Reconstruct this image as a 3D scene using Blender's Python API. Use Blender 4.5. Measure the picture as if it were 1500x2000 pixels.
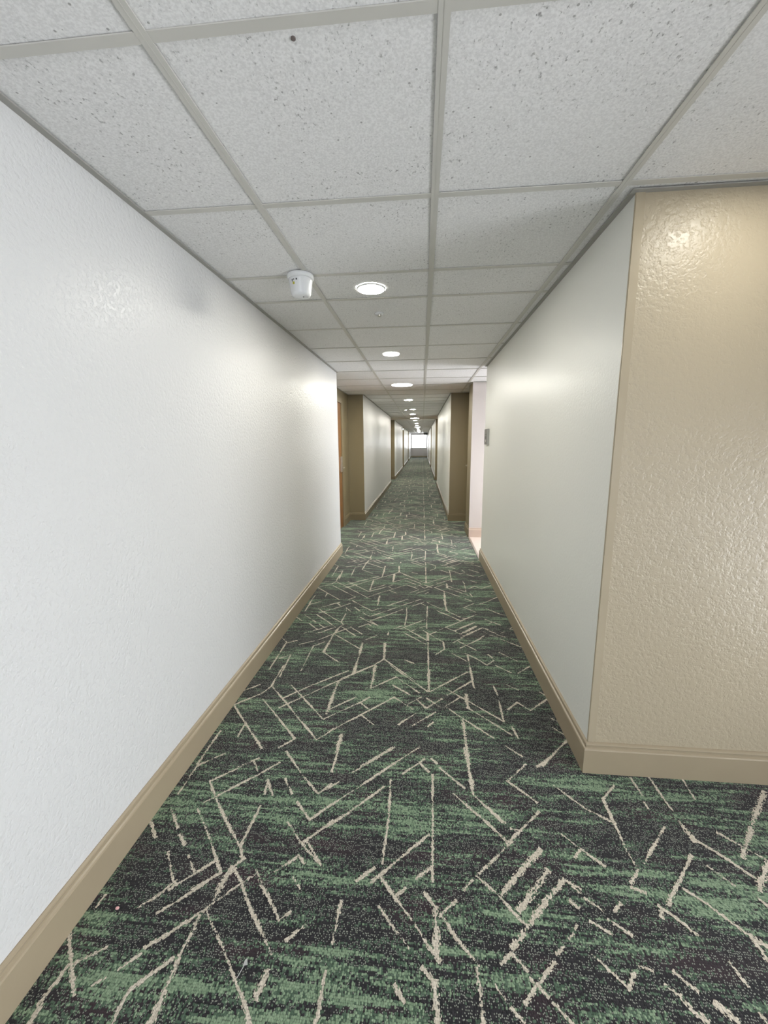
import bpy, bmesh, math, random
from mathutils import Vector, Matrix

for o in list(bpy.data.objects): bpy.data.objects.remove(o)
scene = bpy.context.scene
C = scene.collection

# ------------------------------------------------------------------ camera
F_PX = 784.02
cam_d = bpy.data.cameras.new('camera'); cam = bpy.data.objects.new('camera', cam_d); C.objects.link(cam)
cam_d.sensor_fit = 'HORIZONTAL'; cam_d.sensor_width = 36.0; cam_d.lens = F_PX / 1500 * 36.0
cam_d.clip_start = 0.02; cam_d.clip_end = 200
R_ = Vector((0.99563017, 0.09309094, -0.0073919)); U_ = Vector((-0.00863774, 0.17062055, 0.98529895)); F_ = Vector((-0.09298361, 0.98092951, -0.17067906))
cam.matrix_world = Matrix(((R_.x, U_.x, -F_.x, 0), (R_.y, U_.y, -F_.y, 0), (R_.z, U_.z, -F_.z, 1.3903), (0, 0, 0, 1)))
scene.camera = cam

# ------------------------------------------------------------------ daylight, exposure
SKY = 6.6
LAMP = 98.0
w = bpy.data.worlds.new('daylight'); scene.world = w; w.use_nodes = True
bg = w.node_tree.nodes['Background']; bg.inputs[0].default_value = (0.92, 0.95, 1.0, 1); bg.inputs[1].default_value = SKY
def portal(name, loc, rot, sx, sy):
    d = bpy.data.lights.new(name, 'AREA'); d.shape = 'RECTANGLE'; d.size = sx; d.size_y = sy
    d.cycles.is_portal = True
    o = bpy.data.objects.new(name, d); C.objects.link(o); o.location = loc; o.rotation_euler = rot
PI = math.pi
portal('daylight_unseen_lobby_window', (2.49, -0.25, 0.68), (0, PI/2, 0), 1.23, 2.9)
portal('daylight_added_back_window', (1.1, -4.09, 1.15), (PI/2, 0, 0), 2.2, 1.1)
portal('daylight_passage_window', (1.89, 5.3, 1.1), (0, PI/2, 0), 1.9, 0.95)
portal('daylight_end_window', (-0.27, 38.09, 1.47), (-PI/2, 0, 0), 1.4, 1.25)
scene.view_settings.view_transform = 'Standard'; scene.view_settings.look = 'None'
scene.view_settings.exposure = 0.98; scene.view_settings.gamma = 1.0; scene.view_settings.use_curve_mapping = False

# ------------------------------------------------------------------ material helpers
class NT:
    def __init__(s, name):
        s.m = bpy.data.materials.new(name); s.m.use_nodes = True; s.t = s.m.node_tree; s.n = s.t.nodes
        s.b = s.n['Principled BSDF']; s.out = s.n['Material Output']
    def node(s, typ, **kw):
        x = s.n.new(typ)
        for k, v in kw.items(): setattr(x, k, v)
        return x
    def link(s, a, b): s.t.links.new(a, b)
    def val(s, x, sock):
        if isinstance(x, bpy.types.NodeSocket): s.link(x, sock)
        else: sock.default_value = x
    def math(s, op, a, b=0.0, c=0.0, clamp=False):
        x = s.node('ShaderNodeMath', operation=op); x.use_clamp = clamp
        s.val(a, x.inputs[0]); s.val(b, x.inputs[1]); s.val(c, x.inputs[2]); return x.outputs[0]
    def vmath(s, op, a, b=(0, 0, 0)):
        x = s.node('ShaderNodeVectorMath', operation=op); s.val(a, x.inputs[0]); s.val(b, x.inputs[1]); return x.outputs[0]
    def noise(s, vec, scale, detail=2.0, rough=0.5):
        x = s.node('ShaderNodeTexNoise'); s.link(vec, x.inputs['Vector']); x.inputs['Scale'].default_value = scale
        x.inputs['Detail'].default_value = detail; x.inputs['Roughness'].default_value = rough; return x.outputs[0]
    def mix(s, f, a, b):
        x = s.node('ShaderNodeMix', data_type='RGBA'); s.val(f, x.inputs[0]); s.val(a, x.inputs[6]); s.val(b, x.inputs[7]); return x.outputs[2]
    def ramp(s, f, lo, hi):
        x = s.node('ShaderNodeMapRange'); s.val(f, x.inputs[0]); x.inputs[1].default_value = lo; x.inputs[2].default_value = hi; return x.outputs[0]
    def obj(s): return s.node('ShaderNodeTexCoord').outputs['Object']
    def bump(s, h, strength, dist):
        x = s.node('ShaderNodeBump'); x.inputs['Strength'].default_value = strength; x.inputs['Distance'].default_value = dist
        s.link(h, x.inputs['Height']); s.link(x.outputs[0], s.b.inputs['Normal'])

def plain(name, col, rough=0.5, metal=0.0, var=0.04, emit=None):
    t = NT(name); p = t.obj(); n = t.noise(p, 9, 3)
    c2 = tuple(v * (1 - var * 2) for v in col)
    t.link(t.mix(n, (*col, 1), (*c2, 1)), t.b.inputs['Base Color'])
    t.b.inputs['Roughness'].default_value = rough; t.b.inputs['Metallic'].default_value = metal
    if emit:
        t.b.inputs['Emission Color'].default_value = (*emit[0], 1); t.b.inputs['Emission Strength'].default_value = emit[1]
    return t.m

def paint(name, col, rough, scale, strength, dist):
    t = NT(name); p = t.obj(); n = t.noise(p, 1.3, 2)
    c2 = tuple(v * 0.97 for v in col)
    t.link(t.mix(n, (*col, 1), (*c2, 1)), t.b.inputs['Base Color'])
    t.b.inputs['Roughness'].default_value = rough
    h = t.math('SMOOTH_MIN', t.noise(p, scale, 3, 0.55), 0.56, 0.08)
    t.bump(h, strength, dist); return t.m

M_WHITE = paint('wall_paint_white', (0.675, 0.675, 0.67), 0.33, 70, 0.8, 0.006)
M_WHITE2 = paint('wall_paint_white_smooth', (0.80, 0.80, 0.75), 0.36, 75, 0.35, 0.003)
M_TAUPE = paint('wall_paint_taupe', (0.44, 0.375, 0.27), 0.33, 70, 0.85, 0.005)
M_TAUPE_SHADED = paint('wall_paint_taupe_shaded', (0.20, 0.165, 0.095), 0.33, 70, 0.5, 0.004)  # darker copy of the taupe; recess shade put into the colour
M_PINK = paint('wall_paint_warm_white', (0.62, 0.575, 0.55), 0.45, 75, 0.3, 0.003)
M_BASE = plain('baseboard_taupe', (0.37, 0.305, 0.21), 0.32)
M_BASE_SHADED = plain('baseboard_taupe_shaded', (0.19, 0.155, 0.09), 0.34)  # baseboard taupe again, darkened in colour for the shade of the recesses
M_BEAD = plain('corner_bead_taupe', (0.44, 0.375, 0.27), 0.22)
M_GRID = plain('ceiling_grid_paint', (0.60, 0.585, 0.54), 0.42)
M_ANGLE = plain('ceiling_angle_shaded', (0.36, 0.35, 0.32), 0.5)  # grey darkened to carry the shade at the wall junction
M_LENS = plain('lamp_lens', (0.9, 0.9, 0.88), 0.3, emit=((1.0, 0.97, 0.88), LAMP))
M_LENS2 = plain('lamp_lens_soft', (0.9, 0.9, 0.88), 0.3, emit=((1.0, 0.97, 0.88), LAMP * 0.34))
M_GLOW = plain('small_lamp_lens', (0.9, 0.9, 0.88), 0.3, emit=((1.0, 0.96, 0.9), 4.0))
M_RING = plain('lamp_ring', (0.82, 0.82, 0.80), 0.35)
M_PLASTIC = plain('white_plastic', (0.78, 0.79, 0.80), 0.22)
M_BLACK = plain('black_ink', (0.04, 0.04, 0.045), 0.5)
M_YELLOW = plain('yellow_sticker', (0.55, 0.50, 0.05), 0.5)
M_SIGN = plain('sign_grey', (0.17, 0.165, 0.15), 0.4)
M_SIGND = plain('sign_dark', (0.06, 0.06, 0.055), 0.4)
M_SIGNL = plain('sign_edge', (0.5, 0.5, 0.47), 0.3)
M_FRAME = plain('door_frame_taupe', (0.22, 0.18, 0.11), 0.35)
M_STEEL = plain('brushed_steel', (0.62, 0.6, 0.55), 0.28, 0.9)
M_TILE = plain('passage_floor_tile', (0.72, 0.62, 0.56), 0.3)
M_WFRAME = plain('window_frame_white', (0.75, 0.75, 0.73), 0.35)
M_PINKBIT = plain('pink_paper', (0.85, 0.50, 0.50), 0.6)
M_LINT = plain('white_lint', (0.8, 0.8, 0.78), 0.8)
M_DOT = plain('plug_brown', (0.16, 0.13, 0.12), 0.6)
M_SHADOW = plain('plenum_dark', (0.08, 0.08, 0.075), 0.8)

def glass():
    t = NT('window_glass'); t.n.remove(t.b)
    tr = t.node('ShaderNodeBsdfTransparent'); gl = t.node('ShaderNodeBsdfGlossy'); gl.inputs['Roughness'].default_value = 0.02
    fr = t.node('ShaderNodeFresnel'); fr.inputs[0].default_value = 1.45; mx = t.node('ShaderNodeMixShader')
    t.link(fr.outputs[0], mx.inputs[0]); t.link(tr.outputs[0], mx.inputs[1]); t.link(gl.outputs[0], mx.inputs[2])
    t.link(mx.outputs[0], t.out.inputs[0]); return t.m
M_GLASS = glass()

def wood():
    t = NT('door_wood'); p = t.vmath('MULTIPLY', t.obj(), (9, 9, 0.7)); n = t.noise(p, 3, 5, 0.6)
    t.link(t.mix(n, (0.15, 0.06, 0.014, 1), (0.26, 0.12, 0.035, 1)), t.b.inputs['Base Color']); t.b.inputs['Roughness'].default_value = 0.35
    return t.m
M_WOOD = wood()

def tile_mat():
    t = NT('acoustic_tile'); p = t.obj()
    warp = t.vmath('ADD', p, t.vmath('SCALE', t.node('ShaderNodeTexNoise').outputs[1]))
    big = t.noise(p, 1.1, 1)
    fine = t.noise(p, 170, 3, 0.6)
    st = t.vmath('MULTIPLY', p, (120, 75, 1)); worm = t.noise(st, 1.0, 3, 0.65)
    pit = t.ramp(worm, 0.40, 0.30)                      # small worm-shaped fissures
    dens = t.ramp(t.noise(p, 7, 2), 0.35, 0.62)
    pit = t.math('MULTIPLY', pit, dens)
    v = t.node('ShaderNodeTexVoronoi'); t.link(p, v.inputs['Vector']); v.inputs['Scale'].default_value = 55
    sep = t.node('ShaderNodeSeparateColor'); t.link(v.outputs['Color'], sep.inputs[0])
    spot = t.math('MULTIPLY', t.math('LESS_THAN', v.outputs['Distance'], 0.16), t.math('GREATER_THAN', sep.outputs[0], 0.9))
    pit = t.math('MAXIMUM', pit, t.math('MULTIPLY', spot, 0.85))
    c = t.mix(big, (0.86, 0.85, 0.845, 1), (0.83, 0.825, 0.815, 1))
    c = t.mix(t.math('MULTIPLY', pit, 0.8), c, (0.22, 0.21, 0.20, 1))
    c = t.mix(t.math('MULTIPLY', t.ramp(fine, 0.60, 0.40), 0.24), c, (0.36, 0.35, 0.34, 1))
    t.link(c, t.b.inputs['Base Color']); t.b.inputs['Roughness'].default_value = 0.9
    t.b.inputs['Specular IOR Level'].default_value = 0.2
    t.bump(t.math('SUBTRACT', fine, t.math('MULTIPLY', pit, 1.5)), 0.35, 0.003)
    return t.m
M_CEIL = tile_mat()

# carpet: tufts of 5 x 6 mm, cross-corridor green streaks on charcoal, cream figure inlaid as strips
def tuft(t):
    p = t.obj(); inc = (0.0046, 0.0056, 1.0)
    flat = t.vmath('MULTIPLY', p, (1 / inc[0], 1 / inc[1], 0))
    v = t.node('ShaderNodeTexVoronoi', voronoi_dimensions='2D'); t.link(flat, v.inputs['Vector'])
    v.inputs['Scale'].default_value = 1.0; v.inputs['Randomness'].default_value = 0.55
    q = t.vmath('MULTIPLY', v.outputs['Position'], inc)
    wn = t.node('ShaderNodeTexWhiteNoise', noise_dimensions='2D'); t.link(v.outputs['Position'], wn.inputs['Vector'])
    return p, q, wn, v.outputs['Distance']
def carpet():
    t = NT('carpet'); p, q, wn, d = tuft(t)
    sx = t.node('ShaderNodeSeparateXYZ'); t.link(q, sx.inputs[0])
    def streak(a, b, off, det, ro=0.6):
        v = t.vmath('ADD', t.vmath('MULTIPLY', q, (a, b, 0)), (off, off * 0.7, 0)); return t.noise(v, 1.0, det, ro)
    s1 = streak(2.4, 34, 3.1, 4, 0.65); s2 = streak(1.6, 5.5, 7.7, 2); s3 = streak(9, 85, 1.7, 2)
    r1 = wn.outputs[0]; sepc = t.node('ShaderNodeSeparateColor'); t.link(wn.outputs[1], sepc.inputs[0])
    g = t.math('ADD', t.math('MULTIPLY', s1, 1.25), t.math('ADD', t.math('MULTIPLY', s2, 0.95), t.math('MULTIPLY', s3, 0.7)))
    g = t.math('ADD', g, t.math('MULTIPLY', r1, 0.26))
    green = t.math('GREATER_THAN', g, 1.735)
    dim = t.math('GREATER_THAN', g, 1.630)
    dots = t.math('MULTIPLY', t.math('GREATER_THAN', t.math('ADD', t.math('MULTIPLY', sepc.outputs[1], 0.42), t.math('MULTIPLY', s3, 0.9)), 0.65), t.math('LESS_THAN', d, 0.30))
    jit = t.ramp(sepc.outputs[2], 0, 1)
    base = t.mix(jit, (0.012, 0.012, 0.014, 1), (0.030, 0.028, 0.032, 1))
    base = t.mix(t.ramp(streak(3.1, 9, 21.3, 2), 0.52, 0.70), base, (0.040, 0.024, 0.030, 1))
    c = t.mix(dots, base, (0.26, 0.28, 0.235, 1))
    c = t.mix(dim, c, t.mix(jit, (0.055, 0.10, 0.062, 1), (0.10, 0.15, 0.105, 1)))
    c = t.mix(green, c, t.mix(jit, (0.165, 0.245, 0.155, 1), (0.28, 0.38, 0.25, 1)))
    gap = t.ramp(d, 0.40, 0.68); c = t.mix(t.math('MULTIPLY', gap, 0.6), c, (0.012, 0.012, 0.013, 1))
    t.link(c, t.b.inputs['Base Color']); t.b.inputs['Roughness'].default_value = 0.95
    t.b.inputs['Specular IOR Level'].default_value = 0.15
    t.b.inputs['Sheen Weight'].default_value = 0.12; t.b.inputs['Sheen Roughness'].default_value = 0.6
    t.bump(t.math('SUBTRACT', t.math('MULTIPLY', r1, 0.5), d), 0.5, 0.003)
    return t.m
def figure():
    t = NT('carpet_figure'); p, q, wn, d = tuft(t)
    uv = t.node('ShaderNodeTexCoord').outputs['UV']; s = t.node('ShaderNodeSeparateXYZ'); t.link(uv, s.inputs[0])
    a = t.math('ABSOLUTE', t.math('SUBTRACT', s.outputs[1], 0.5))       # 0 centre .. 0.5 edge
    sepc = t.node('ShaderNodeSeparateColor'); t.link(wn.outputs[1], sepc.inputs[0])
    edge = t.math('ADD', a, t.math('MULTIPLY', sepc.outputs[0], 0.36))
    fade = t.noise(q, 9, 1); lim = t.math('ADD', 0.26, t.math('MULTIPLY', t.ramp(fade, 0.34, 0.60), 0.24))
    m = t.math('LESS_THAN', edge, lim)
    c = t.mix(sepc.outputs[1], (0.52, 0.47, 0.38, 1), (0.72, 0.66, 0.56, 1))
    gap = t.ramp(d, 0.45, 0.7); c = t.mix(t.math('MULTIPLY', gap, 0.6), c, (0.12, 0.10, 0.085, 1))
    t.link(c, t.b.inputs['Base Color']); t.b.inputs['Roughness'].default_value = 0.95; t.b.inputs['Specular IOR Level'].default_value = 0.15
    tr = t.node('ShaderNodeBsdfTransparent'); mx = t.node('ShaderNodeMixShader')
    t.link(m, mx.inputs[0]); t.link(tr.outputs[0], mx.inputs[1]); t.link(t.b.outputs[0], mx.inputs[2]); t.link(mx.outputs[0], t.out.inputs[0])
    return t.m
M_CARPET = carpet(); M_FIG = figure()

# ------------------------------------------------------------------ mesh helpers
def obj(name, bm, mats, parent=None, smooth=False):
    me = bpy.data.meshes.new(name); bm.normal_update(); bm.to_mesh(me); bm.free()
    for m in (mats if isinstance(mats, (list, tuple)) else [mats]): me.materials.append(m)
    if smooth:
        for f in me.polygons: f.use_smooth = True
    o = bpy.data.objects.new(name, me); C.objects.link(o)
    if parent: o.parent = parent
    return o
def struct(o): o['kind'] = 'structure'; return o
def box(bm, a, b, fm=None, mi=0):
    """fm: material index by face direction, keys '-x' '+x' '-y' '+y' '-z' '+z'"""
    x0, y0, z0 = a; x1, y1, z1 = b
    v = [bm.verts.new(c) for c in ((x0,y0,z0),(x1,y0,z0),(x1,y1,z0),(x0,y1,z0),(x0,y0,z1),(x1,y0,z1),(x1,y1,z1),(x0,y1,z1))]
    for k, ids in (('-z',(0,3,2,1)),('+z',(4,5,6,7)),('-y',(0,1,5,4)),('+x',(1,2,6,5)),('+y',(2,3,7,6)),('-x',(3,0,4,7))):
        f = bm.faces.new([v[i] for i in ids]); f.material_index = (fm or {}).get(k, mi)
def quad(bm, pts, mi=0):
    f = bm.faces.new([bm.verts.new(p) for p in pts]); f.material_index = mi; return f
def lathe(bm, prof, cx=0, cy=0, n=48, cap=True):
    rings = []
    for r, z in prof:
        rings.append([bm.verts.new((cx + r*math.cos(2*PI*i/n), cy + r*math.sin(2*PI*i/n), z)) for i in range(n)])
    for a, b in zip(rings, rings[1:]):
        for i in range(n): bm.faces.new((a[i], a[(i+1) % n], b[(i+1) % n], b[i]))
    if cap: bm.faces.new(rings[-1]); bm.faces.new(list(reversed(rings[0])))
def thing(name, label, cat, loc, group=None):
    o = bpy.data.objects.new(name, None); C.objects.link(o); o.location = loc; o.empty_display_size = 0.05
    o['label'] = label; o['category'] = cat
    if group: o['group'] = group
    return o
def tag(o, label, cat, group=None):
    o['label'] = label; o['category'] = cat
    if group: o['group'] = group
    return o

H = 2.209            # ceiling height
TOP = 2.30
XL, XR = -1.017, 0.708      # near corridor walls
FL, FR = -1.03, 0.487       # far corridor walls
RL, RR = -1.30, 0.80        # recess walls
YF = 1.580                  # facing wall
YE = 38.0                   # end of corridor
P1 = [(7.134, 13.45), (15.3, 21.6), (23.3, 29.6), (31.3, YE)]    # wall runs beyond the first recess, left
P2 = [(7.134, 13.05), (15.1, 21.2), (23.0, 29.3), (31.0, YE)]    # right

# ------------------------------------------------------------------ floor
SEG = """
-1008,850,-877,724,10 -943,778,-945,739,10 -945,739,-956,665,10 -935,779,-869,824,10 -977,915,-975,946,10
-853,923,-816,952,10 -816,952,-779,1007,10 -781,915,-733,956,10 -733,956,-682,1007,10 -843,745,-823,763,10
-799,782,-763,818,10 -762,833,-724,862,10 -724,862,-648,930,10 -667,817,-741,746,10 -741,746,-743,684,10
-623,1020,-628,961,17 -628,961,-646,930,17 -646,930,-652,828,17 -652,828,-646,705,17 -566,1017,-625,956,10
-634,931,-539,847,10 -539,847,-475,786,10 -475,786,-423,737,10 -423,737,-406,714,10 -557,1006,-514,960,10
-514,960,-464,911,10 -464,911,-403,850,10 -513,1030,-450,973,10 -450,973,-409,930,10 -409,930,-383,953,10
-372,883,-328,923,10 -401,815,-407,758,17 -244,826,-245,731,10 -237,995,-239,889,10 -101,1054,-73,1021,10
-73,1021,-12,958,10 -12,958,34,901,10 34,901,60,876,10 -73,1021,-40,1047,10 -117,991,-76,946,10
-76,946,-26,898,10 20,1041,53,1003,10 53,1003,51,884,17 116,1027,64,982,10 68,986,108,932,10
108,932,152,887,10 161,882,159,767,17 12,857,44,832,10 45,833,50,757,17 -59,815,-33,786,10 202,838,218,814,10
173,1090,144,1060,10 204,1093,259,1043,10 258,908,225,885,10 254,1050,273,1022,10 273,1022,315,980,10
311,1102,259,1054,10 397,1106,300,1017,17 457,1111,393,1051,17 393,1051,307,966,17 307,966,263,921,17
260,909,292,877,10 370,901,309,848,10 309,848,269,811,10 295,860,331,829,10 341,817,375,784,10
461,993,429,958,10 404,937,380,919,10 464,1057,482,1040,10 486,1098,502,1083,10 513,1069,552,1039,10
558,1015,607,983,10 504,1007,550,981,10 670,1114,705,1101,10 614,1063,587,1039,10 479,925,542,863,10
542,863,571,896,10 593,912,621,906,10 233,798,258,776,10 819,1139,756,1072,10 830,1124,874,1086,10
874,1086,932,1018,10 942,1013,944,955,17 946,1003,969,987,17 725,1065,759,1037,10 759,1037,792,999,10
729,1059,717,1036,10 677,908,713,873,10 742,853,774,822,17 639,877,665,859,10 665,859,679,835,17
679,835,701,816,17 839,942,849,896,10 838,842,842,828,10 1084,1170,1066,1137,17 1042,1116,1053,1094,10
-975,1567,-969,1463,10 -969,1463,-966,1317,10 -963,1463,-881,1537,10 -715,1523,-870,1385,10
-870,1385,-811,1317,10 -811,1317,-676,1180,10 -676,1180,-615,1125,10 -615,1125,-602,1098,10
-803,1324,-667,1451,10 -667,1451,-615,1508,10 -801,1321,-841,1290,10 -733,1506,-693,1456,10
-633,1412,-584,1343,10 -628,1412,-619,1346,10 -851,1259,-742,1149,10 -742,1149,-646,1041,10
-614,1291,-621,1149,10 -621,1149,-615,1125,10 -948,1245,-881,1178,10 -858,1154,-819,1120,10
-787,1087,-730,1032,10 -1013,1210,-940,1137,10 -863,1090,-779,997,10 -786,980,-684,1078,10
-713,986,-646,1041,10 -591,1095,-614,1062,10 -614,1062,-633,989,17 -607,1058,-549,1001,10
-590,993,-532,1047,10 -533,1060,-482,1003,10 -469,1061,-415,1110,10 -561,1425,-509,1356,10
-476,1321,-407,1252,10 -407,1252,-340,1321,10 -606,1573,-501,1458,10 -501,1458,-405,1365,10
-405,1365,-361,1415,10 -485,1234,-418,1167,10 -418,1167,-326,1095,10 -403,1168,-319,1254,10
-408,1120,-382,1095,10 -405,1050,-373,1020,10 -370,1618,-373,1477,10 -404,1365,-333,1427,10
-285,1480,-114,1640,10 -373,1289,-200,1456,10 -200,1456,-85,1569,10 -85,1569,-1,1649,10 -395,1179,-268,1292,10
-268,1292,-144,1420,10 -70,1492,23,1582,10 -1,1561,40,1512,10 54,1585,77,1560,10 88,1538,183,1441,10
57,1499,46,1077,10 -119,1456,-112,1294,10 -112,1294,-121,1118,10 206,1667,213,1512,17 213,1512,218,1412,17
218,1412,312,1298,10 137,1411,213,1334,10 213,1334,317,1226,10 328,1232,228,1140,10 228,1140,188,1106,10
192,1102,229,1065,10 36,1232,-97,1107,10 -97,1107,-150,1056,10 -120,1071,-91,1041,10 -198,1056,-146,1102,10
48,1124,-6,1081,10 -393,1169,-330,1100,10 260,1365,318,1300,10 250,1302,310,1229,10 455,1358,309,1222,10
334,1280,369,1275,10 463,1590,364,1492,10 364,1492,459,1399,10 508,1578,581,1637,10 550,1485,642,1382,10
642,1382,717,1335,10 793,1506,721,1438,10 721,1438,717,1335,10 717,1335,713,1231,10 713,1231,719,1170,10
719,1170,675,1126,10 893,1335,751,1196,10 881,1551,884,1469,10 873,1435,874,1410,10 958,1558,958,1450,10
958,1450,962,1410,10 1090,1569,1079,1469,10 1378,1529,1199,1355,17 1199,1355,1088,1244,17 961,1363,965,1286,17
922,1236,832,1145,10 832,1145,778,1099,10 967,1299,1033,1233,10 1033,1233,1079,1178,10 1068,1329,1165,1239,10
953,1202,996,1148,10 1160,1232,1064,1143,17 510,1273,614,1172,10 556,1223,527,1195,10 421,1212,332,1130,17
332,1130,258,1057,17 425,1144,339,1061,17 465,1118,419,1076,10 465,1118,508,1095,10 -1012,1988,-933,2062,10
-1009,1863,-884,1988,10 -884,1988,-857,2053,10 -857,2053,-862,2118,10 -862,2118,-862,2273,10
-992,1864,-874,1738,10 -874,1738,-725,1581,10 -874,1738,-871,1646,10 -861,1931,-761,1830,10
-761,1830,-593,1655,10 -593,1655,-647,1594,10 -847,2043,-716,1906,10 -716,1906,-650,1831,10
-650,1831,-487,1657,10 -487,1657,-361,1797,10 -746,2072,-492,1802,10 -746,1871,-650,1968,10
-650,1968,-520,2102,10 -520,2102,-431,2181,10 -756,1950,-626,2082,10 -626,2082,-443,2245,10
-482,2138,-483,1836,17 -376,1702,-377,1584,17 -974,1675,-974,1470,10 -788,1468,-717,1523,10
-729,1503,-709,1480,10 -603,1571,-582,1541,10 -468,2161,-296,2319,10 -407,2335,-406,2224,17
-279,2320,-281,2089,17 -280,2079,-144,2205,10 -144,2205,-5,2061,10 -186,2328,44,2075,10 54,2298,50,2075,17
56,2076,287,2292,10 -157,2121,-53,2037,10 -487,1802,-323,1948,10 -323,1948,-276,1999,10 -476,1880,-354,1992,10
-323,1948,-275,1901,10 -439,1720,-272,1880,10 -272,1880,-143,2010,10 -143,2010,-38,1917,10
-303,1851,-232,1783,10 -106,1794,-21,1883,10 -69,1950,7,2022,10 -17,2001,31,1931,10 36,1932,121,2017,10
37,2015,106,1947,10 -36,1792,81,1901,10 40,1791,68,1825,10 129,1949,224,2040,10 218,1861,215,1548,17
-253,1519,-123,1639,10 -111,1544,-7,1642,10 307,2368,309,2131,10 153,2052,306,2201,10 256,2070,254,1947,17
156,2104,280,1991,10 280,1991,422,1858,10 136,1954,219,1864,10 219,1864,351,1738,10 259,1947,442,1766,10
423,2160,431,2075,10 428,2030,422,1858,10 473,2381,552,2307,10 594,2305,681,2386,10 501,2177,555,2132,10
462,1956,524,2020,10 524,2020,577,1957,10 577,1957,698,2065,10 670,2123,691,2097,10 669,1901,693,1880,10
653,1833,688,1793,10 694,1753,618,1677,10 618,1677,534,1587,10 398,1689,458,1633,10 454,1823,467,1748,10
-972,3319,-970,3119,10 -1013,3003,-935,2914,10 -944,3029,-894,2974,10 -975,2856,-979,2768,10
-830,3194,-725,3291,10 -725,3291,-620,3166,10 -620,3166,-610,2893,10 -610,2893,-637,2721,10
-637,2721,-649,2454,17 -649,2454,-519,2337,10 -864,3169,-569,2809,10 -569,2809,-473,2702,10
-845,3046,-654,2837,10 -827,3109,-726,3169,10 -859,2711,-690,2851,10 -773,2710,-653,2828,10
-854,2874,-779,2776,10 -727,2620,-637,2721,10 -637,2721,-534,2829,10 -534,2829,-471,2783,10
-637,2721,-407,2515,10 -405,2600,-402,2230,17 -846,2543,-752,2603,10 -676,2594,-740,2530,10
-740,2530,-735,2225,10 -1014,2643,-944,2572,10 -944,2572,-936,2220,10 -939,2558,-878,2600,10
-918,2354,-859,2404,10 -859,2404,-845,2150,10 -479,3015,-398,2937,10 -398,2937,-281,3070,10
-343,3105,-263,3162,10 -458,3200,-407,3141,10 -407,3141,-360,3186,10 -376,3411,-370,3273,10
-390,2646,-317,2722,10 -575,2129,-443,2249,10 -427,2195,-292,2319,10 -292,2319,-241,2396,10
-286,2320,-279,2154,17 -247,2613,-236,2409,17 -342,3097,-223,3205,10 -120,3168,-121,2866,10
-121,2866,33,3012,10 -116,2848,46,2673,10 -113,2768,38,2617,10 59,3296,54,2673,17 54,2642,50,2181,10
-68,3287,16,3341,10 16,3341,128,3266,10 222,3456,220,3194,17 220,3194,324,3095,10 233,3173,283,3031,10
485,3401,489,3294,17 368,3273,460,3350,10 650,3488,642,3388,10 642,3388,526,3297,10 71,2766,197,2881,10
197,2881,372,3058,10 197,2881,302,2775,10 258,2824,431,2984,10 294,2783,467,2949,10 229,2656,468,2893,10
272,2583,464,2763,10 71,2757,161,2658,10 161,2658,163,2559,10 163,2559,102,2483,10 549,2900,686,3013,10
547,2753,687,2631,10 269,2675,376,2562,10 211,2506,301,2411,10 298,2513,362,2456,10 362,2456,420,2382,10
420,2382,470,2438,10 447,2511,469,2471,10 311,2500,311,2213,10 175,2191,288,2292,10 524,2545,571,2493,10
571,2493,622,2444,10 -264,2359,-236,2401,10 -236,2401,-30,2174,10 -97,2399,-40,2364,10
"""
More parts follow.
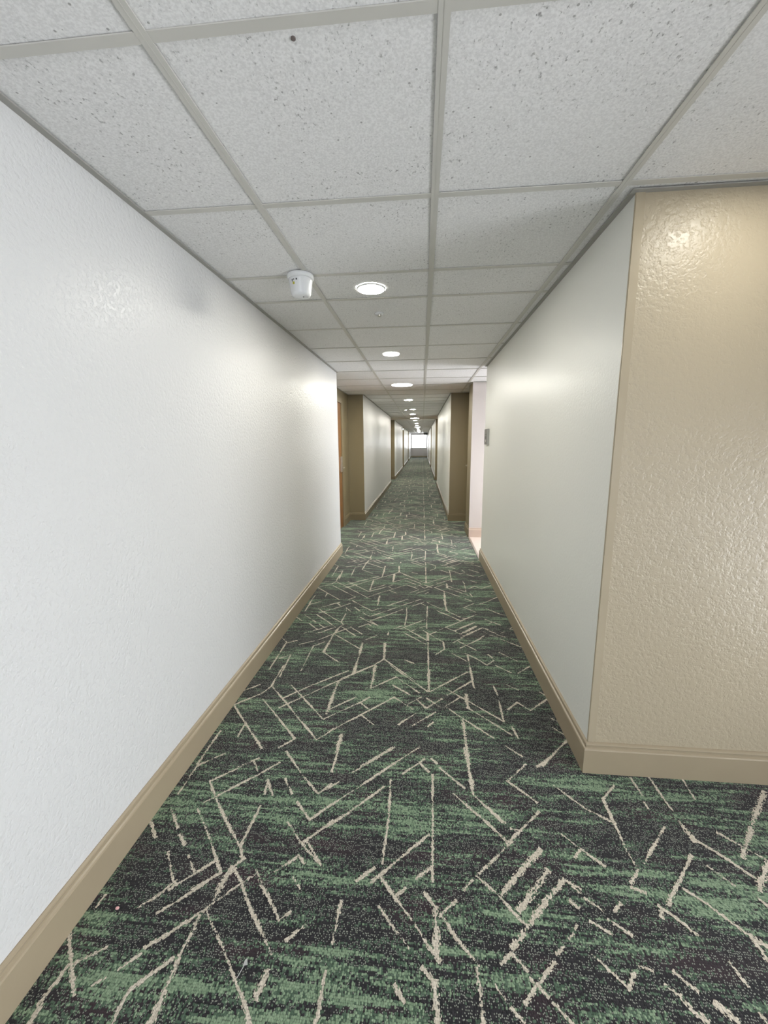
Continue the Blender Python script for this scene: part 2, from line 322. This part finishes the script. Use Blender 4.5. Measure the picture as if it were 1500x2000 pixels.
def build_floor():
    bm = bmesh.new(); uvl = bm.loops.layers.uv.new('UVMap')
    for (a, b, c, d) in ((-1.6, -4.2, 0.70, YE + 0.2), (0.70, -4.2, 2.7, 4.72), (0.70, 5.905, 1.0, YE + 0.2)):
        quad(bm, ((a, b, 0), (c, b, 0), (c, d, 0), (a, d, 0)), 0)
    quad(bm, ((0.70, 4.72, 0), (2.1, 4.72, 0), (2.1, 5.905, 0), (0.70, 5.905, 0)), 2)
    segs = [tuple(float(v) / 1000 for v in s.split(',')[:4]) + (float(s.split(',')[4]) / 10,) for s in SEG.split()]
    def clip(s, y0, y1):
        x0, a, x1, b, wd = s
        if a > b: x0, a, x1, b = x1, b, x0, a
        if b < y0 or a > y1: return None
        t0 = max(0, (y0 - a) / (b - a)) if b > a else 0; t1 = min(1, (y1 - a) / (b - a)) if b > a else 1
        return (x0 + (x1 - x0)*t0, a + (b - a)*t0, x0 + (x1 - x0)*t1, a + (b - a)*t1, wd)
    PY = 1.783; out = []
    for s in segs:
        c = clip(s, 0.70, 2.733)
        if c: out.append(c)
        c = clip(s, 0.95, 2.733)
        if not c: continue
        for n in list(range(1, 21)):
            if c[0] < 0.72 and c[2] < 0.72:
                out.append((c[0], c[1] + n*PY, c[2], c[3] + n*PY, c[4]))
        for n in (1, 2, 3):
            for dx in (0.0, 1.78):
                e = (c[0] + dx, c[1] - n*PY, c[2] + dx, c[3] - n*PY, c[4])
                e = clip(e, -9, 0.70 if dx == 0 else (1.5 if min(e[0], e[2]) > 1.35 else 0.70))
                if e: out.append(e)
    k = 0
    for (x0, y0, x1, y1, wd) in out:
        L = math.hypot(x1 - x0, y1 - y0)
        if L < 0.004: continue
        ux, uy = (x1 - x0)/L, (y1 - y0)/L; hw = 0.0083*wd; e = 0.004
        k += 1; z = 0.0006 + (k % 40)*0.00003
        ax, ay, bx, by = x0 - ux*e, y0 - uy*e, x1 + ux*e, y1 + uy*e
        f = quad(bm, ((ax + uy*hw, ay - ux*hw, z), (bx + uy*hw, by - ux*hw, z), (bx - uy*hw, by + ux*hw, z), (ax - uy*hw, ay + ux*hw, z)), 1)
        for lp, uv in zip(f.loops, ((0, 0), (L, 0), (L, 1), (0, 1))): lp[uvl].uv = uv
    bmesh.ops.recalc_face_normals(bm, faces=bm.faces)
    for f in bm.faces:
        f.normal_update()
        if f.normal.z < 0: f.normal_flip()
    struct(obj('floor', bm, [M_CARPET, M_FIG, M_TILE]))
build_floor()

# ------------------------------------------------------------------ ceiling: tiles and grid
TX = [-0.574, 0.036, 0.646, 1.256, 1.866, 2.476]
rows = [0.926, 1.5275, 2.128, 2.483, 3.081, 3.678, 4.271, 4.867, 5.46]
y = 5.46
while y < YE: y += 0.598; rows.append(y)
y = 0.926
while y > -4: y -= 0.598; rows.insert(0, y)
T = 0.0125
def build_ceiling():
    bm = bmesh.new(); rnd = random.Random(4)
    xs = [-1.5] + TX + [2.6]; ys = rows
    for i in range(len(xs) - 1):
        for j in range(len(ys) - 1):
            if ys[j] > 7.3 and xs[i] > 0.7: continue
            if ys[j] > 1.6 and xs[i] > 1.8: continue
            x0, x1, y0, y1 = xs[i], xs[i+1], ys[j], ys[j+1]
            z = [H + 0.004 + rnd.random()*0.0015 for _ in range(4)]
            quad(bm, ((x0, y0, z[0]), (x0, y1, z[1]), (x1, y1, z[2]), (x1, y0, z[3])))
    box(bm, (-1.7, -4.4, 2.26), (2.7, YF + 0.2, 2.32), mi=1); box(bm, (-1.7, YF + 0.2, 2.26), (2.1, YE + 0.4, 2.32), mi=1)
    struct(obj('ceiling', bm, [M_CEIL, M_SHADOW]))
build_ceiling()
def build_grid():
    bm = bmesh.new()
    for x in TX:
        ymax = YE if x < 0.4 else (7.134 if x < 0.7 else (5.9 if x < 1.88 else YF))
        box(bm, (x - T, -4.0, H), (x + T, ymax, H + 0.003))
        box(bm, (x - 0.001, -4.0, H - 0.0006), (x + 0.001, ymax, H + 0.001))
    for yy in rows:
        if yy < -4 or yy > YE: continue
        x1 = 2.5 if yy < YF else 1.9 if (4.73 < yy < 5.9) else (XR if yy < 7.134 else FR)
        x0 = XL if yy < 4.89 else (RL if yy < 7.134 else FL)
        pts = [x0] + [x for x in TX if x0 < x < x1] + [x1]
        for a, b in zip(pts, pts[1:]):
            a2 = a + (T if a in TX else 0); b2 = b - (T if b in TX else 0)
            box(bm, (a2, yy - T, H + 0.0008), (b2, yy + T, H + 0.0035))
    struct(obj('trim_1', bm, M_GRID))
build_grid()
def build_angle():
    bm = bmesh.new(); g = 0.021
    def seg(x0, y0, x1, y1): box(bm, (x0, y0, H - 0.002), (x1, y1, H + 0.002))
    seg(XL, -4, XL + g, 4.89); seg(RL, 4.91, RL + g, 7.134); seg(RL, 7.134 - g, FL, 7.134)
    seg(XR - g, YF, XR, 4.73); seg(XR - g, YF - g, 2.5, YF)
    seg(XR, 5.9 - g, 1.9, 5.9); seg(XR, 4.73, 1.9, 4.73 + g); seg(RR - g, 6.35, RR, 7.134); seg(FR, 7.134 - g, RR, 7.134)
    for a, b in P1: seg(FL, a, FL + g, b)
    for a, b in P2: seg(FR - g, a, FR, b)
    struct(obj('trim_2', bm, M_ANGLE))
build_angle()

# ------------------------------------------------------------------ walls
def block(name, x0, x1, y0, y1, fm, mats, z0=-0.05, z1=TOP):
    bm = bmesh.new(); box(bm, (x0, y0, z0), (x1, y1, z1), fm); return struct(obj(name, bm, mats))
WT = [M_WHITE, M_TAUPE, M_PINK, M_WHITE2, M_TAUPE_SHADED]
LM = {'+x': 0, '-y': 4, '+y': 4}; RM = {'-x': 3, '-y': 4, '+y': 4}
block('wall_left', -1.50, XL, -4.2, 4.89, {'+x': 0, '+y': 1}, WT)
block('wall_back', XL, 2.7, -4.3, -4.1, {'+y': 0}, WT, z1=0.60)
block('wall_back', XL, 2.7, -4.3, -4.1, {'+y': 0}, WT, z0=1.70)
block('wall_back', XL, 0.0, -4.3, -4.1, {'+y': 0}, WT, z0=0.60, z1=1.70)
block('wall_back', 2.2, 2.7, -4.3, -4.1, {'+y': 0}, WT, z0=0.60, z1=1.70)
# lobby right wall with window opening y -3.3..0.7
block('wall_right_lobby', 2.5, 2.7, -4.3, YF, {}, WT, z1=0.06)
block('wall_right_lobby', 2.5, 2.7, -4.3, YF, {}, WT, z0=1.30)
block('wall_right_lobby', 2.5, 2.7, -4.3, -1.7, {}, WT, z0=0.06, z1=1.30)
block('wall_right_lobby', 2.5, 2.7, 1.2, YF, {}, WT, z0=0.06, z1=1.30)
block('wall_right', XR, 2.7, YF, 4.73, {'-x': 3, '-y': 1, '+y': 2}, WT)
block('wall_right_passage', 0.70, 2.1, 5.905, 6.35, {'-x': 4, '-y': 2, '+y': 4}, WT)
block('wall_passage_end', 1.9, 2.1, 4.73, 5.905, {'-x': 2}, WT, z1=0.15)
block('wall_passage_end', 1.9, 2.1, 4.73, 5.905, {'-x': 2}, WT, z0=2.06)
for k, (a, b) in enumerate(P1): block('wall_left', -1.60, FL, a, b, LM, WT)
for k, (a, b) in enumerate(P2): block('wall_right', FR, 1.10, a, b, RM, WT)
# end wall below and around the window
X0, X1 = -1.7, 1.2
block('wall_end', X0, X1, YE, YE + 0.2, {'-y': 2}, WT, z1=0.84)
block('wall_end', X0, X1, YE, YE + 0.2, {'-y': 2}, WT, z0=2.10)
block('wall_end', X0, -0.98, YE, YE + 0.2, {'-y': 2}, WT, z0=0.84, z1=2.10)
block('wall_end', 0.44, X1, YE, YE + 0.2, {'-y': 2}, WT, z0=0.84, z1=2.10)

# ------------------------------------------------------------------ recess walls with doors
dn = [0]
def recess(side, y0, y1, dy0, dy1):
    """wall at the back of a recess, with a door between dy0 and dy1"""
    s = 1 if side == 'left' else -1                  # direction towards the corridor
    X = RL if side == 'left' else RR
    a, b = sorted((X, X - s*0.20))
    bm = bmesh.new(); DH = 2.03
    for (u, v, z0, z1) in ((y0, dy0, -0.05, TOP), (dy1, y1, -0.05, TOP), (dy0, dy1, DH, TOP)):
        if v > u: box(bm, (a, u, z0), (b, v, z1), mi=0)
    struct(obj('wall_' + side, bm, [M_TAUPE_SHADED]))
    dn[0] += 1
    # frame: casing on the wall face plus the reveal with a stop
    bm = bmesh.new(); cw = 0.05; p = 0.012
    def bx(xa, xb, u, v, z0, z1):
        xa, xb = sorted((xa, xb)); box(bm, (xa, u, z0), (xb, v, z1))
    xo, xi = X + s*p, X - s*0.15
    bx(xo, xi, dy0, dy0 + 0.02, 0, DH); bx(xo, xi, dy1 - 0.02, dy1, 0, DH); bx(xo, xi, dy0, dy1, DH - 0.02, DH)
    bx(xo, X, dy0 - cw, dy0, 0, DH + cw); bx(xo, X, dy1, dy1 + cw, 0, DH + cw); bx(xo, X, dy0, dy1, DH, DH + cw)
    frame = struct(obj('door_%d' % dn[0], bm, M_FRAME))
    bm = bmesh.new(); xl = X - s*0.006
    a, b = sorted((xl, xl - s*0.045)); box(bm, (a, dy0 + 0.022, 0.008), (b, dy1 - 0.022, DH - 0.022))
    leaf = obj('door_leaf', bm, M_WOOD, frame)
    # lock plate and lever near the far edge
    yl = dy1 - 0.085
    bm = bmesh.new(); a, b = sorted((xl, xl + s*0.022)); box(bm, (a, yl - 0.035, 0.92), (b, yl + 0.035, 1.17)); 
    bmesh.ops.bevel(bm, geom=bm.edges[:], offset=0.005, segments=2, affect='EDGES')
    obj('lock_plate', bm, M_STEEL, leaf)
    bm = bmesh.new()
    a, b = sorted((xl + s*0.02, xl + s*0.062)); box(bm, (a, yl - 0.010, 0.985), (b, yl + 0.010, 1.005))
    a, b = sorted((xl + s*0.048, xl + s*0.064)); box(bm, (a, yl - 0.115, 0.984), (b, yl + 0.012, 1.006))
    bmesh.ops.bevel(bm, geom=bm.edges[:], offset=0.003, segments=2, affect='EDGES')
    obj('door_handle', bm, M_STEEL, leaf)
recess('left', 4.89, 7.134, 5.62, 6.53)
recess('right', 6.35, 7.134, 6.40, 7.07)
for (a, b), (c, d) in zip(P1, P1[1:]): recess('left', b, c, b + 0.45, b + 1.36)
for (a, b), (c, d) in zip(P2, P2[1:]): recess('right', b, c, b + 0.45, b + 1.36)

# ------------------------------------------------------------------ baseboards (profiled) and corner beads
PROF = [(0, 0), (0.017, 0), (0.017, 0.108), (0.0145, 0.113), (0.009, 0.116), (0.0085, 0.124), (0.0105, 0.129), (0.009, 0.134), (0.003, 0.138), (0, 0.138)]
def baseboard(name, path, mat=M_BASE):
    """path runs with the room on its right-hand side"""
    bm = bmesh.new(); n = len(path); rings = []
    for i, p in enumerate(path):
        p = Vector(p); ds = []
        if i > 0: ds.append((p - Vector(path[i-1])).normalized())
        if i < n - 1: ds.append((Vector(path[i+1]) - p).normalized())
        ns = [Vector((d.y, -d.x)) for d in ds]
        if len(ns) == 2: m = (ns[0] + ns[1]); m = m / (1 + ns[0].dot(ns[1]))
        else: m = ns[0]
        rings.append([bm.verts.new((p.x + m.x*o, p.y + m.y*o, z)) for o, z in PROF])
    for a, b in zip(rings, rings[1:]):
        for k in range(len(PROF) - 1): bm.faces.new((a[k], b[k], b[k+1], a[k+1]))
    bm.faces.new(rings[0]); bm.faces.new(rings[-1])
    bmesh.ops.recalc_face_normals(bm, faces=bm.faces)
    o = struct(obj(name, bm, mat)); return o
baseboard('baseboard_left', [(XL, -4.1), (XL, 4.89), (RL, 4.89), (RL, 5.57)])
baseboard('baseboard_left', [(RL, 6.58), (RL, 7.134), (FL, 7.134), (FL, P1[0][1]), (RL, P1[0][1]), (RL, P1[0][1] + 0.4)], M_BASE_SHADED)
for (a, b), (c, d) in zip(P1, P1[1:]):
    baseboard('baseboard_left', [(RL, b + 1.41), (RL, c), (FL, c), (FL, d)] + ([(RL, d), (RL, d + 0.4)] if d < YE else []), M_BASE_SHADED)
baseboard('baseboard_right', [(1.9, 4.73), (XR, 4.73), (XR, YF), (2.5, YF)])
baseboard('baseboard_right', [(FR, P2[0][1]), (FR, 7.134), (RR - 0.012, 7.134)], M_BASE_SHADED)
baseboard('baseboard_right', [(RR, 6.35), (0.70, 6.35), (0.70, 5.905)], M_BASE_SHADED)
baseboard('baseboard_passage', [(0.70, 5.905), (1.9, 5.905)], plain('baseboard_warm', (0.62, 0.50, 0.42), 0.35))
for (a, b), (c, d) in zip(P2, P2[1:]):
    baseboard('baseboard_right', ([(FR, d)] if d >= YE else [(RR, d + 0.4), (RR, d), (FR, d)]) + [(FR, c), (RR, c), (RR, b + 1.41)], M_BASE_SHADED)
baseboard('baseboard_end', [(FL, YE), (FR, YE)])
def bead(n, x0, x1, y0, y1, mat=M_BEAD):
    bm = bmesh.new(); box(bm, (x0, y0, 0.138), (x1, y1, H)); bmesh.ops.bevel(bm, geom=bm.edges[:], offset=0.002, segments=2, affect='EDGES')
    struct(obj('trim_%d' % n, bm, mat))
bead(3, XR - 0.003, XR + 0.029, YF - 0.004, YF + 0.004)
bead(4, FL - 0.028, FL + 0.002, 7.130, 7.136, M_TAUPE_SHADED); bead(5, FR - 0.002, FR + 0.028, 7.130, 7.136, M_TAUPE_SHADED)
# metal edge strip where carpet meets the passage tile
bm = bmesh.new(); box(bm, (0.688, 4.75, 0.0), (0.714, 5.88, 0.004)); struct(obj('trim_6', bm, M_STEEL))

# ------------------------------------------------------------------ windows
def window(n, axis, pos, u0, u1, z0, z1, mulls):
    fr = 0.05; bm = bmesh.new()
    def b3(ua, ub, za, zb, t=0.03):
        if axis == 'x': box(bm, (pos - t, ua, za), (pos + t, ub, zb))
        else: box(bm, (ua, pos - t, za), (ub, pos + t, zb))
    b3(u0, u1, z0, z0 + fr); b3(u0, u1, z1 - fr, z1); b3(u0, u0 + fr, z0 + fr, z1 - fr); b3(u1 - fr, u1, z0 + fr, z1 - fr)
    for m in mulls: b3(m - fr/2, m + fr/2, z0 + fr, z1 - fr)
    w_ = struct(obj('window_%d' % n, bm, M_WFRAME))
    bm = bmesh.new()
    if axis == 'x': box(bm, (pos - 0.003, u0 + fr, z0 + fr), (pos + 0.003, u1 - fr, z1 - fr))
    else: box(bm, (u0 + fr, pos - 0.003, z0 + fr), (u1 - fr, pos + 0.003, z1 - fr))
    obj('window_pane', bm, M_GLASS, w_)
window(1, 'y', YE + 0.10, -0.98, 0.44, 0.84, 2.10, [-0.13])
window(2, 'x', 2.00, 4.76, 5.88, 0.15, 2.06, [])
window(3, 'x', 2.60, -1.7, 1.2, 0.06, 1.30, [-0.73, 0.23])  # unseen lobby window, kept low and wide to brighten the lower left wall
window(4, 'y', -4.20, 0.0, 2.2, 0.60, 1.70, [0.73, 1.47])  # unseen window added to light the facing wall from behind the camera

# ------------------------------------------------------------------ ceiling lamps
def lamp(x, y, r, label, group='round flush ceiling lights along the corridor', lens=M_LENS):
    t = thing('ceiling_light', label, 'ceiling light', (x, y, H), group)
    bm = bmesh.new(); lathe(bm, [(r + 0.008, 0.004), (r + 0.008, -0.001), (r + 0.005, -0.003), (r + 0.001, -0.003)], n=40, cap=False)
    obj('trim_ring', bm, M_RING, t, True)
    bm = bmesh.new(); lathe(bm, [(r + 0.002, -0.002), (r*0.85, -0.0032), (r*0.5, -0.0042), (r*0.15, -0.0045)], n=40, cap=True)
    obj('lens', bm, lens, t, True)
    return t
SM = 'round flush ceiling lights along the corridor'
ordn = ['nearest', 'second', 'third', 'fourth', 'fifth', 'sixth', 'seventh', 'eighth', 'ninth', 'tenth', 'eleventh', 'twelfth', 'thirteenth', 'fourteenth', 'fifteenth', 'sixteenth']
LM_ = [(-0.283, 2.333, 0.070), (-0.298, 3.972, 0.072), (-0.298, 6.045, 0.146), (-0.277, 8.178, 0.078), (-0.25, 10.5, 0.07), (-0.283, 12.24, 0.078), (-0.26, 14.32, 0.146),
       (-0.266, 15.75, 0.072), (-0.25, 18.2, 0.072), (-0.26, 20.3, 0.072), (-0.26, 22.5, 0.146), (-0.26, 24.4, 0.072), (-0.26, 26.5, 0.072), (-0.26, 28.6, 0.072), (-0.26, 30.8, 0.146), (-0.26, 34.0, 0.072)]
extra = {0: 'nearest small round ceiling light, just beyond the white ceiling detector', 1: 'small round ceiling light, second in the corridor row',
         2: 'large round ceiling light in front of the nearest door recess, third in the row'}
for i, (x, y, r) in enumerate(LM_):
    lamp(x, y, r, extra.get(i, '%s round ceiling light, %s in the row down the corridor' % ('large' if r > 0.1 else 'small', ordn[i])))
lamp(1.025, 1.25, 0.072, 'round ceiling light at the right frame edge above the taupe wall', None, M_LENS2)
tiny = lamp(-0.42, 10.62, 0.02, 'tiny round ceiling spot beside the fifth corridor ceiling light', None)

# ------------------------------------------------------------------ detector on the grid, sprinkler cover, plug
t = thing('smoke_detector', 'white cup-shaped detector with a sticker hanging from the ceiling grid near the left wall', 'detector', (-0.607, 2.112, H))
bm = bmesh.new(); lathe(bm, [(0.064, 0.0), (0.066, -0.004), (0.066, -0.016), (0.062, -0.022)], n=56); obj('mounting_base', bm, M_PLASTIC, t, True)
bm = bmesh.new(); lathe(bm, [(0.060, -0.020), (0.058, -0.030), (0.052, -0.066), (0.049, -0.086), (0.044, -0.096), (0.034, -0.101), (0.012, -0.103)], n=56); obj('housing', bm, M_PLASTIC, t, True)
def patch(name, mat, a0, a1, z0, z1, parent, off=0.0008):
    bm = bmesh.new(); n = 6; r = lambda z: 0.058 - (-0.030 - z)*(0.006/0.036) + off
    vs = [[bm.verts.new((r(z)*math.cos(a0 + (a1 - a0)*i/n), r(z)*math.sin(a0 + (a1 - a0)*i/n), z)) for i in range(n + 1)] for z in (z0, z1)]
    for i in range(n): bm.faces.new((vs[0][i], vs[0][i+1], vs[1][i+1], vs[1][i]))
    bmesh.ops.recalc_face_normals(bm, faces=bm.faces); obj(name, bm, mat, parent)
D = math.radians
patch('sticker', M_YELLOW, D(-118), D(-106), -0.057, -0.046, t)
st = [o for o in t.children if o.name.startswith('sticker')]
patch('printed_mark', M_BLACK, D(-122), D(-116), -0.041, -0.034, t); patch('printed_mark', M_BLACK, D(-114), D(-106), -0.038, -0.034, t)
patch('printed_mark', M_BLACK, D(-98), D(-91), -0.040, -0.033, t); patch('printed_mark', M_BLACK, D(-119), D(-116), -0.047, -0.041, t)
bm = bmesh.new(); lathe(bm, [(0.0035, -0.1030), (0.0035, -0.1050), (0.002, -0.1055)], 0.015, -0.012, 12); obj('indicator_lamp', bm, M_BLACK, t)

t = thing('sprinkler_head', 'small white sprinkler rosette on the ceiling tile between the two nearest lights', 'sprinkler', (-0.282, 2.758, H))
bm = bmesh.new(); lathe(bm, [(0.030, 0.004), (0.030, -0.001), (0.026, -0.004), (0.016, -0.006)], n=36); obj('cover_plate', bm, M_PLASTIC, t, True)
bm = bmesh.new(); lathe(bm, [(0.009, -0.006), (0.008, -0.013), (0.013, -0.014), (0.013, -0.0155)], n=20); obj('deflector', bm, M_STEEL, t)
bm = bmesh.new(); lathe(bm, [(0.005, H + 0.006), (0.005, H + 0.003), (0.003, H + 0.0025)], -0.272, 0.962, 16)
tag(obj('ceiling_plug', bm, M_DOT), 'tiny dark round plug in the ceiling tile at the top of the photo', 'plug')

# ------------------------------------------------------------------ signs and the far wall light
t = thing('room_sign', 'small grey wall sign at the end of the right white wall', 'sign', (XR, 4.50, 1.442))
bm = bmesh.new(); box(bm, (-0.024, -0.085, -0.083), (0.0, 0.085, 0.083)); bmesh.ops.bevel(bm, geom=bm.edges[:], offset=0.002, segments=2, affect='EDGES')
obj('sign_body', bm, M_SIGNL, t)
bm = bmesh.new(); box(bm, (-0.0255, -0.082, -0.08), (-0.0235, 0.082, 0.08)); obj('sign_face', bm, M_SIGN, t)
bm = bmesh.new(); box(bm, (-0.0268, -0.04, -0.022), (-0.025, 0.05, 0.004)); box(bm, (-0.0268, -0.05, 0.02), (-0.025, 0.05, 0.028)); obj('pictogram', bm, M_SIGND, t)
bm = bmesh.new(); box(bm, (-0.0268, -0.04, -0.055), (-0.025, 0.0, -0.032)); obj('raised_panel', bm, M_SIGNL, t)

t = thing('exit_sign', 'dark box sign hanging from the ceiling before the far window', 'sign', (0.30, 34.0, H))
bm = bmesh.new(); box(bm, (-0.17, -0.025, -0.23), (0.17, 0.025, -0.04)); bmesh.ops.bevel(bm, geom=bm.edges[:], offset=0.006, segments=2, affect='EDGES'); obj('sign_box', bm, M_SIGND, t)
bm = bmesh.new(); lathe(bm, [(0.035, 0), (0.035, -0.012), (0.012, -0.014), (0.012, -0.045)], n=20); obj('ceiling_mount', bm, M_RING, t)

t = thing('emergency_light', 'small white wall light high on the left wall far down the corridor', 'wall light', (FL, 20.9, 2.06))
bm = bmesh.new(); box(bm, (0, -0.12, -0.06), (0.06, 0.12, 0.05)); bmesh.ops.bevel(bm, geom=bm.edges[:], offset=0.008, segments=2, affect='EDGES'); obj('housing', bm, M_PLASTIC, t)
bm = bmesh.new(); box(bm, (0.058, 0.0, -0.035), (0.070, 0.08, 0.03)); bmesh.ops.bevel(bm, geom=bm.edges[:], offset=0.004, segments=2, affect='EDGES'); obj('lens', bm, M_GLOW, t)

# ------------------------------------------------------------------ bits on the carpet
bm = bmesh.new(); bmesh.ops.create_uvsphere(bm, u_segments=12, v_segments=8, radius=0.005, matrix=Matrix.Translation((-0.908, 0.914, 0.005)) @ Matrix.Diagonal((1.2, 0.9, 0.6, 1)))
tag(obj('paper_bit', bm, M_PINKBIT, smooth=True), 'tiny pink speck on the dark carpet by the left baseboard', 'litter')
bm = bmesh.new(); a = Vector((-0.465, 0.824, 0.002))
quad(bm, (a + Vector((-0.005, -0.006, 0)), a + Vector((0.008, -0.004, 0.001)), a + Vector((0.002, 0.009, 0.003)), a + Vector((-0.003, 0.006, 0.002))))
quad(bm, (a + Vector((-0.010, -0.032, 0)), a + Vector((-0.008, -0.032, 0)), a + Vector((0.001, -0.003, 0.001)), a + Vector((-0.001, -0.003, 0.001))))
bmesh.ops.solidify(bm, geom=bm.faces[:], thickness=0.0008)
tag(obj('lint', bm, M_LINT), 'tiny white scrap of lint on the carpet near the camera', 'litter')
